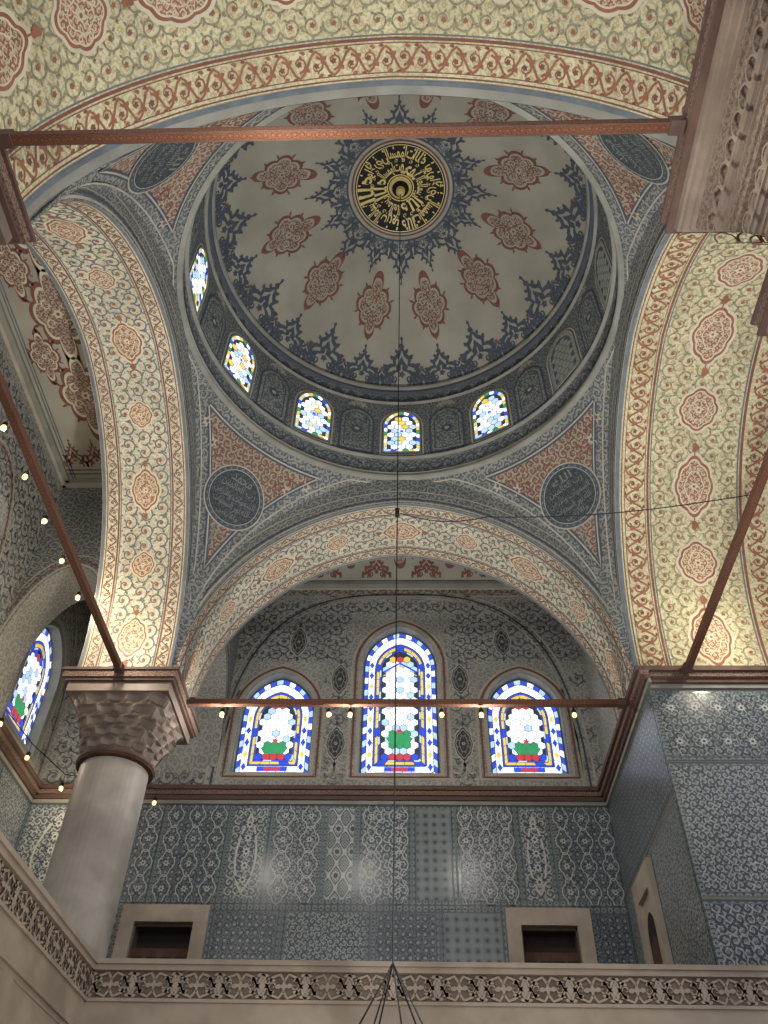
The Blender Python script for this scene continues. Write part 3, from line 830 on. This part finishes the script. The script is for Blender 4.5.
lw=lambda y,z,d:(XL+d,y,z)
lwins=[(14.9,10.48,1.7,2.75),(10.4,10.48,1.7,2.75),(7.2,10.48,1.7,2.75),(4.0,10.48,1.7,2.75)]
def ex2(mb,o):
    sk=lambda u,v:any(abs(u-x)<w/2+.38 and z-.5<v<z+h+.35 for x,z,w,h in lwins)
    vinefield(o,1.3,16.3,10.2,15.5,.40,.03,'wv','wv',.006,sk,9)
    for x,z,w,h in lwins:
        o.stroke(at(winout(w+.12,h+.1),x,z-.04),.09,'mold',.02,True); o.stroke(at(winout(w+.4,h+.3),x,z-.12),.05,'creamd',.012,True)
        for hs,wd,m in ((1.45,.05,'creamd'),(1.36,.03,'redd')):
            o.stroke([(x+hs*cos(pi*i/40),10.2+(hs+2.6)*abs(sin(pi*i/40))**.7) for i in range(41)],wd,m,.013)
lm=holed('wall_left',[(1.2,H-.3),(YW,H-.3),(YW,ZT+.1),(1.2,ZT+.1)],[at(winout(w,h),x,z) for x,z,w,h in lwins],lw,'wallup',.28,'mold',extra=ex2)
lo=Orn(lm,lw)
for i in range(9):
    a=1.2+(YW-1.2)*i/9;b=1.2+(YW-1.2)*(i+1)/9; panel(lo,a,b,7.75,9.78,['tA','tE','tF'][i%3]); panel(lo,a,b,GF,7.7,['tB','tA','tE'][i%3])
lm.build('wall_left')
for i,(x,z,w,h) in enumerate(lwins):
    stained(f'window_{wi}',w,h,lambda a,b,d,x=x,z=z:(XL-.24+d,x+a,z+b),80+i); wi+=1

def tarch(name,ax,a0,a1,c0,c1,top,crown=13.2):
    mb=MB(); n=40; w=(a1-a0)/2; ce=(a0+a1)/2
    f=(lambda a,c,z:(a,c,z)) if ax=='x' else (lambda a,c,z:(c,a,z))
    def cv(i): t=pi*i/n; return ce-w*cos(t), H+(crown-H)*max(0,sin(t))**.8
    mb.grid(lambda i,j:(f(cv(i)[0],c0+(c1-c0)*j,cv(i)[1]),(i*.17,(c1-c0)*j)),n,1,'wallup')
    for c,s_ in((c0,-1),(c1,1)):
        mb.grid(lambda i,j:(f(cv(i)[0],c,cv(i)[1] if j==0 else top),(cv(i)[0],cv(i)[1] if j==0 else top)),n,1,'face',False)
        o=Orn(mb,lambda u,v,h,c=c,s_=s_:f(u,c+s_*h,v))
        for ex_,wd,mt in((.05,.06,'creamd'),(.16,.03,'redd'),(.3,.03,'creamd')):
            pts=[(ce-(w+ex_)*cos(pi*i/n),H+(crown-H+ex_)*sin(pi*i/n)**.8) for i in range(1,n)]
            o.stroke([p for p in pts if a0<p[0]<a1],wd,mt,.012)
    return mb.build(name)
tarch('arch','x',XL,-5.78,12.72,13.78,ZT+.1)
tarch('arch','y',13.78,YW,-5.78,-4.07,ZT+.1,13.0)

# ceilings
mb=MB()
n=16
mb.grid(lambda i,j:((-7.9+(4.31+7.9)*j/24,13.78+(YW-13.78)*i/n,ZT+.55*sin(pi*i/n)),(j*.5,i*.17)),n,24,'dome')
oc=Orn(mb,lambda u,v,h:(u,v,ZT-h+.55*sin(pi*max(0,min(1,(v-13.78)/(YW-13.78))))))
for k in range(9):
    fleur(oc,tf(-7.0+1.3*k+.42,15.35,0),.55,.5,'redd','creamd',.02)
for k in range(9): palmette(oc,tf(-7.2+1.3*k,16.2,pi),.7,.6,'redd',.02)
mb.build('ceiling_gallery')
mb=MB()
mb.face([(-7.9,1.2,ZT),(-5.78,1.2,ZT),(-5.78,12.72,ZT),(-7.9,12.72,ZT)],'dome',[(-8,1.2),(-5.7,1.2),(-5.7,12.7),(-8,12.7)])
oc=Orn(mb,lambda u,v,h:(u,v,ZT-h))
for k in range(6):
    fleur(oc,tf(-6.70,10.2-1.95*k),.58,.98,'redd','cream',.01)
    for x in (-7.28,-6.08): fleur(oc,tf(x,9.22-1.95*k),.34,.56,'redd','cream',.01)
for v in(-7.66,-7.6): oc.stroke([(v,1.2),(v,12.6)],.03,'blue',.01)
for v in (12.3,12.42): oc.stroke([(-7.8,v),(-5.8,v)],.04,'blue',.01)
for k in range(4): palmette(oc,tf(-7.45+.5*k,12.2,pi),.5,.8,'redd',.01)
mb.build('ceiling_aisle')

# ------------------------------------------------------------------ right pier
mb=MB()
X0=4.27;X1=8.6;Y0=12.12
po=Orn(mb,lambda u,v,h:(u,Y0-h,v))
po.poly([(X0,0),(X1,0),(X1,H),(X0,H)],'stone',0)
pv=Orn(mb,lambda u,v,h:(X0-h,u,v))
pv.poly([(Y0,0),(YW,0),(YW,H),(Y0,H)],'stone',0)
panel(po,X0,X1,8.42,9.74,'tG',bord=.07,ln=.015); panel(po,X0,X1,6.3,8.4,'tF',bord=.07,ln=.015); panel(po,X0,X1,GF,6.28,'tG',bord=.07,ln=.015)
for i in range(11):
    for j in range(2):
        T=tf(X0+.28+.39*i,8.76+.63*j)
        po.stroke(TT(T,lobed(.17,.26,4,.12,.4,40)),.016,'tl',.012,True); flower(po,T,.08,8,'tw',.013,'tn')
panel(pv,Y0,YW,7.9,9.74,'tE',bord=.07,ln=.015)
for a,b,m in((Y0,14.15,'tF'),(15.45,YW,'tF')): panel(pv,a,b,GF,7.85,m,bord=.07,ln=.015)
pv.poly([(14.15,7.74),(15.45,7.74),(15.45,7.9),(14.15,7.9)],'tbord',.004)
mb.face([(4.31,12.1,H),(4.31,YW,H),(4.31,YW,17),(4.31,12.1,17)],'wallup',[(12.1,H),(YW,H),(YW,17),(12.1,17)])
cornice(mb,(X0,Y0),(X1,Y0),(0,-1),prof)
cornice(mb,(X0,Y0-.22),(X0,YW),(-1,0),prof)
mb.build('wall_right')
mb=MB(); dy0,dy1=14.15,15.45; dm_=(dy0+dy1)/2
def dbox(y0,y1,z0,z1,p,m): mb.box((X0-p,y0,z0),(X0,y1,z1),m)
dbox(dy0,dy0+.25,GF,7.74,.1,'marble');dbox(dy1-.25,dy1,GF,7.74,.1,'marble');dbox(dy0+.25,dy1-.25,7.35,7.74,.1,'marble')
dO=Orn(mb,lambda u,v,h:(X0-h,dm_+u,GF+v))
dO.poly([(-.4,0),(.4,0),(.4,2.96),(-.4,2.96)],'marble',.03)
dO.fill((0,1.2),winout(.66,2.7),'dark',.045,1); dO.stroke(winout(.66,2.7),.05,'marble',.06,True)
dO.fill((0,1.),winout(.58,2.3),'woodd',.055,1)
mb.build('door_1')

# ------------------------------------------------------------------ near right pier
def stal(mb,xc0,xc1,y0,y1,ztop):
    lev=[(0,.05,.0,'brown'),(.05,.24,.03,'corn'),(.24,.29,.0,'brown'),(.29,.40,.07,'stone')]
    N=14
    for i in range(N):
        t=i/N; t2=(i+1)/N
        lev.append((.40+1.05*t,.40+1.05*t2,.10+.44*(t**.8)+(.035 if i%5==4 else 0),'carved' if i in(2,3,7,8) else 'stone'))
    lev.append((1.45,1.52,.50,'brown')); lev.append((1.52,1.60,.56,'stone'))
    for a,b,ins,m in lev: mb.box((xc0+ins,y0,ztop-b),(xc1,y1-ins,ztop-a),m)
    # small pointed cells in two slim tiers
    for (a,b,ins,wd) in ((.74,.96,.285,.22),(1.16,1.34,.455,.20)):
        ox=Orn(mb,lambda u,v,h:(xc0+ins-h,u,v)); K=int((y1-y0)/wd)
        oy=Orn(mb,lambda u,v,h:(u,y1-ins+h,v)); K2=int((xc1-xc0)/wd)
        for oo,KK,st,sg in((ox,K,y1-ins-wd/2,-1),(oy,K2,xc0+ins+wd/2,1)):
            for k in range(KK):
                u=st+sg*wd*k; o_=winout(wd*.9,(b-a)*1.0)
                oo.stroke([(u+p,ztop-b+q) for p,q in o_],.022,'stone',.07,True)
mb=MB()
stal(mb,2.83,9.0,-1.5,3.9,H)
stal(mb,4.12,9.0,3.4,5.14,H)
mb.box((3.45,-1.5,0),(9,3.3,H-1.5),'stone'); mb.box((4.74,3.2,0),(9,4.5,H-1.5),'stone')
mb.build('pier')

# ------------------------------------------------------------------ columns
def column(x,y):
    mb=MB(); r=.58
    ab=1.0
    for z0,z1,w,m in((H-.05,H+.0,ab+.04,'brown'),(H-.17,H-.05,ab,'corn'),(H-.22,H-.17,ab-.04,'brown'),(H-.40,H-.22,ab-.10,'stone')):
        mb.box((x-w,y-w,z0),(x+w,y+w,z1),m)
    tiers=5; zt=H-.40; zbm=H-1.35; n=96
    def rad(t,th,ph=0,amp=0):
        c=abs(cos(th));s_=abs(sin(th)); sq=1/max(c,s_)
        sq=min(sq,1.30)
        rr=(1-t)*(r+.06)+t*((ab-.14)*sq); return rr*(1-amp*abs(sin(8*th+ph)))
    for k in range(tiers):
        t0=k/tiers;t1=(k+1)/tiers; z0=zbm+(zt-zbm)*t0; z1=zbm+(zt-zbm)*t1
        ph=0 if k%2 else pi/2
        tt0=t0**1.3;tt1=t1**1.3
        def fn(i,j):
            th=2*pi*i/n+pi/4
            tt=[tt0,tt0+(tt1-tt0)*.25,tt1*.97,tt1][j]; z=[z0,z0+(z1-z0)*.45,z1-.03,z1][j]
            am=[.0,.09,.07,.0][j]
            rr=rad(tt,th,ph,am); return (x+rr*cos(th),y+rr*sin(th),z),(th,z)
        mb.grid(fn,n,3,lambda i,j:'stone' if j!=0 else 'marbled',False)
    mb.lathe((x,y),[(r,zbm-.12),(r+.07,zbm-.1),(r+.09,zbm-.05),(r+.07,zbm),(r+.05,zbm+.01)],'woodd',40)
    mb.lathe((x,y),[(r+.3,0),(r+.3,.25),(r+.15,.4),(r+.2,.5),(r+.05,.62),(r+.02,1.0),(r+.015,5),(r,zbm-.1)],'shaft',40)
    mb.lathe((x,y),[(r+.16,GF),(r+.16,GF+.2),(r+.08,GF+.3),(r+.12,GF+.38),(r+.02,GF+.46)],'marble',40)
    return mb.build('column')
column(-4.92,12.92); column(-4.92,2.96)

# ------------------------------------------------------------------ tie rods
def rod(p,q):
    mb=MB(); p=Vector(p);q=Vector(q); t=(q-p).normalized(); s_=Vector((-t.y,t.x,0)); r=.052; Ln=(q-p).length
    up_=Vector((0,0,1))
    c=[(-r,-r),(r,-r),(r,r),(-r,r)]
    for k in range(4):
        a=c[k];b=c[(k+1)%4]
        P_=[p+s_*a[0]+up_*a[1],p+s_*b[0]+up_*b[1],q+s_*b[0]+up_*b[1],q+s_*a[0]+up_*a[1]]
        mb.face([tuple(v) for v in P_],'rod',[(0,k*.15),(0,k*.15+.15),(Ln,k*.15+.15),(Ln,k*.15)])
    for sg in(1,-1):
        for ax in (0,1):
            o=Orn(mb,(lambda u,v,h,sg=sg:tuple(p+t*u+up_*v+s_*sg*(r+h))) if ax==0 else (lambda u,v,h,sg=sg:tuple(p+t*u+s_*v+up_*sg*(r+h))))
            o.stroke([(0,.044),(Ln,.044)],.012,'brown',.002);o.stroke([(0,-.044),(Ln,-.044)],.012,'brown',.002)
    for e,f_ in((p,1),(q,-1)):
        cc=e+t*f_*.05; mb.box((cc.x-.07,cc.y-.07,cc.z-.07),(cc.x+.07,cc.y+.07,cc.z+.07),'brown')
    return mb.build('tie_rod')
RZ=10.0
rod((-3.90,12.92,RZ),(4.03,12.92,RZ)); rod((-4.92,3.99,RZ),(-4.92,11.86,RZ)); rod((4.92,5.15,RZ),(4.92,11.88,RZ)); rod((-3.86,2.91,RZ),(2.82,2.91,RZ))

# ------------------------------------------------------------------ balustrades
def balus(name,mapf,Ln):
    mb=MB(); o=Orn(mb,mapf)
    def bar(v0,v1,h0,h1,m):
        for a,b in (((0,v0,h1),(0,v1,h1)),((0,v0,h0),(0,v0,h1)),((0,v1,h0),(0,v1,h1))):
            mb.face([mapf(a[0],a[1],a[2]),mapf(Ln,a[1],a[2]),mapf(Ln,b[1],b[2]),mapf(b[0],b[1],b[2])],m,[(0,a[1]),(Ln,a[1]),(Ln,b[1]+.1),(0,b[1]+.1)])
    bar(.84,.90,-.20,.06,'marble'); bar(.77,.84,-.15,.03,'marble'); bar(.40,.44,-.10,.03,'marble')
    bar(-.5,.40,-.1,.0,'marble'); bar(-.62,-.5,-.3,.08,'marble'); bar(-.95,-.62,-.3,.02,'marble'); bar(.04,.10,-.1,.03,'marble')
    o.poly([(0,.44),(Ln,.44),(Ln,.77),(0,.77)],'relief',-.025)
    n=int(Ln/.56); per=Ln/n
    for k in range(n):
        T=tf(per*(k+.5),.605)
        w=.032
        for sx in(1,-1):
            for sy in (1,-1):
                o.stroke(TT(T,[(sx*per*.5,-.15*sy),(sx*per*.42,-.03*sy),(sx*per*.28,.10*sy),(sx*per*.1,.14*sy),(0,.06*sy)]),w,'marble',.0)
                leaf(o,T,sx*per*.2,sy*.06,(.3 if sx>0 else pi-.3)*sy,.11,.06,'marble',.0)
                leaf(o,T,sx*per*.36,sy*.12,(.2 if sx>0 else pi-.2)*sy,.09,.05,'marble',.0)
            spiral(o,T,sx*per*.25,0,.075,pi/2*sx,-1,.034,'marble',.0,1.0,10)
            leaf(o,T,sx*.03,0,0 if sx>0 else pi,.1,.07,'marble',.0)
        flower(o,tf2(T,per*.5,0),.085,4,'marble',.0,None,16); flower(o,T,.06,4,'marble',.002,None,16)
    m=int(Ln/2.4); 
    for k in range(m):
        a=Ln*k/m+.15;b=Ln*(k+1)/m-.15
        o.stroke([(a,-.42),(b,-.42),(b,-.02),(a,-.02)],.02,'marble',.01,True)
    return mb.build(name)
BZ=GF
balus('balustrade',lambda u,v,h:(-4.05+u,11.81-h,BZ+v),12.5)
balus('balustrade',lambda u,v,h:(-4.05+h,2.0+u,BZ+v),9.85)
mb=MB(); mb.box((-7.9,11.9,GF-.25),(8.6,YW,GF),'stone'); mb.box((-7.9,1.2,GF-.25),(-4.12,11.9,GF),'stone'); mb.build('gallery_floor')
mb=MB(); mb.face([(-14,-10,0),(14,-10,0),(14,18,0),(-14,18,0)],'floor',[(-14,-10),(14,-10),(14,18),(-14,18)]); mb.build('floor')

# ------------------------------------------------------------------ chandelier and its cable
mb=MB()
zf=4.1
mb.tube([(0,YC,20.60),(0,YC,15),(0,YC,9.9),(0,YC,zf)],.009,'iron',6)
for k in range(6):
    a=2*pi*k/6+.2; mb.tube([(0,YC,zf),(1.0*cos(a),YC+1.0*sin(a),2.35)],.008,'iron',5)
mb.tube([(1.0*cos(2*pi*k/40),YC+1.0*sin(2*pi*k/40),2.35) for k in range(40)],.03,'iron',6,True)
mb.tube([(.6*cos(2*pi*k/30),YC+.6*sin(2*pi*k/30),2.35) for k in range(30)],.03,'iron',6,True)
for k in range(6):
    a=2*pi*k/6+.2; mb.tube([(0,YC,2.35),(1.0*cos(a),YC+1.0*sin(a),2.35)],.015,'iron',5)
for k in range(20):
    a=2*pi*k/20; mb.lathe((1.0*cos(a),YC+1.0*sin(a)),[(.01,2.37),(.05,2.41),(.06,2.51),(.05,2.55)],'gw2',8)
    mb.lathe((1.0*cos(a),YC+1.0*sin(a)),[(.001,2.39),(.025,2.43),(.025,2.49),(.001,2.52)],'bulb',8)
mb.box((-.03,YC-.03,9.84),(.03,YC+.03,9.96),'iron')
mb.build('chandelier')
mb=MB()
P_=[]
for i in range(25):
    t=i/24; P_.append((.04+4.8*t,YC-.2*t,9.88+.12*t-.45*sin(pi*t)*.5-.12*sin(pi*min(1,t*4))))
mb.tube(P_,.008,'iron',5); mb.build('stay_cable')

def lampstring(name,pts,drop,rail=True,en=14,c=(1,.82,.58)):
    mb=MB()
    if rail: mb.tube([(pts[0][0],pts[0][1],pts[0][2]+drop)]+[(p[0],p[1],p[2]+drop) for p in pts[1:]],.010,'iron',5)
    for x,y,z in pts:
        mb.tube([(x,y,z+drop),(x,y,z+.1)],.006,'iron',5)
        mb.lathe((x,y),[(.02,z+.12),(.04,z+.09),(.045,z+.05),(.03,z+.03)],'iron',10)
        mb.lathe((x,y),[(.028,z+.045),(.045,z),(.035,z-.04),(.001,z-.055)],'bulb',10)
    mb.build(name)
    for x,y,z in pts[::2]:
        l=bpy.data.lights.new('lamp_light','POINT'); l.energy=en; l.color=c; l.shadow_soft_size=.04
        ob=bpy.data.objects.new('lamp_light',l); ob.location=(x,y+.12,z-.1); scn.collection.objects.link(ob)
lampstring('hanging_lamps',[(-5.9,7.5+.98*k,11.26) for k in range(6)],.35,True,52)
lampstring('hanging_lamps',[(x,12.92,9.76) for x in(-3.25,-1.31,-.92,.73,1.44,3.1)],.18,False,62,(1,.94,.86))
lampstring('hanging_lamps',[(-7.3,13.0,9.6),(-7.2,14.2,9.6),(-6.9,15.4,9.6),(-5.0,15.6,9.4)],.3,True,34)

# ------------------------------------------------------------------ lights
def pt(x,y,z,e,c=(1,.88,.68),r=.06,name='lamp_light'):
    l=bpy.data.lights.new(name,'POINT'); l.energy=e; l.color=c; l.shadow_soft_size=r
    ob=bpy.data.objects.new(name,l); ob.location=(x,y,z); scn.collection.objects.link(ob)
pt(-4.9,11.2,10.35,80); pt(5.6,11.0,10.5,75); pt(-4.9,4.6,10.4,40); pt(5.6,6.0,10.4,80); pt(-1,2.4,9.0,130,(1,.94,.80)); pt(2.2,2.6,8.5,60,(1,.94,.80))
for k in range(4):
    a=pi/2*k+.7; pt(1.0*cos(a),YC+1.0*sin(a),2.2,60)
l=bpy.data.lights.new('dome_fill_spot','SPOT'); l.energy=4700; l.color=(1,.98,.94); l.spot_size=radians(88); l.spot_blend=1; l.shadow_soft_size=.3  # unseen fill spot added to brighten the dome and arches, no chandelier part
ob=bpy.data.objects.new('dome_fill_spot',l); ob.location=(1.1,6.9,2.2); ob.rotation_euler=Vector((1.1,-1.1,-14)).to_track_quat('Z','Y').to_euler(); scn.collection.objects.link(ob)
w=bpy.data.worlds.new('World'); scn.world=w; w.use_nodes=True
bg=w.node_tree.nodes['Background']; bg.inputs[0].default_value=(.90,.93,1,1); bg.inputs[1].default_value=1.05

# ------------------------------------------------------------------ camera
pi_,ya,ro=radians(46.06),radians(2.55),radians(-1.52)
fh=Vector((-sin(ya),cos(ya),0)); rt=Vector((cos(ya),sin(ya),0)); upv=Vector((0,0,1))
fw=fh*cos(pi_)+upv*sin(pi_); u0=-fh*sin(pi_)+upv*cos(pi_)
r2=rt*cos(ro)-u0*sin(ro); u2=rt*sin(ro)+u0*cos(ro)
cam=bpy.data.cameras.new('camera'); cam.sensor_width=36; cam.sensor_fit='AUTO'; cam.lens=823.9/1024*36
co=bpy.data.objects.new('camera',cam); scn.collection.objects.link(co)
mat=Matrix((( r2.x,u2.x,-fw.x,.17),(r2.y,u2.y,-fw.y,0),(r2.z,u2.z,-fw.z,ZC),(0,0,0,1)))
co.matrix_world=mat; scn.camera=co
print('faces',sum(len(o.data.polygons) for o in scn.objects if o.type=='MESH'))
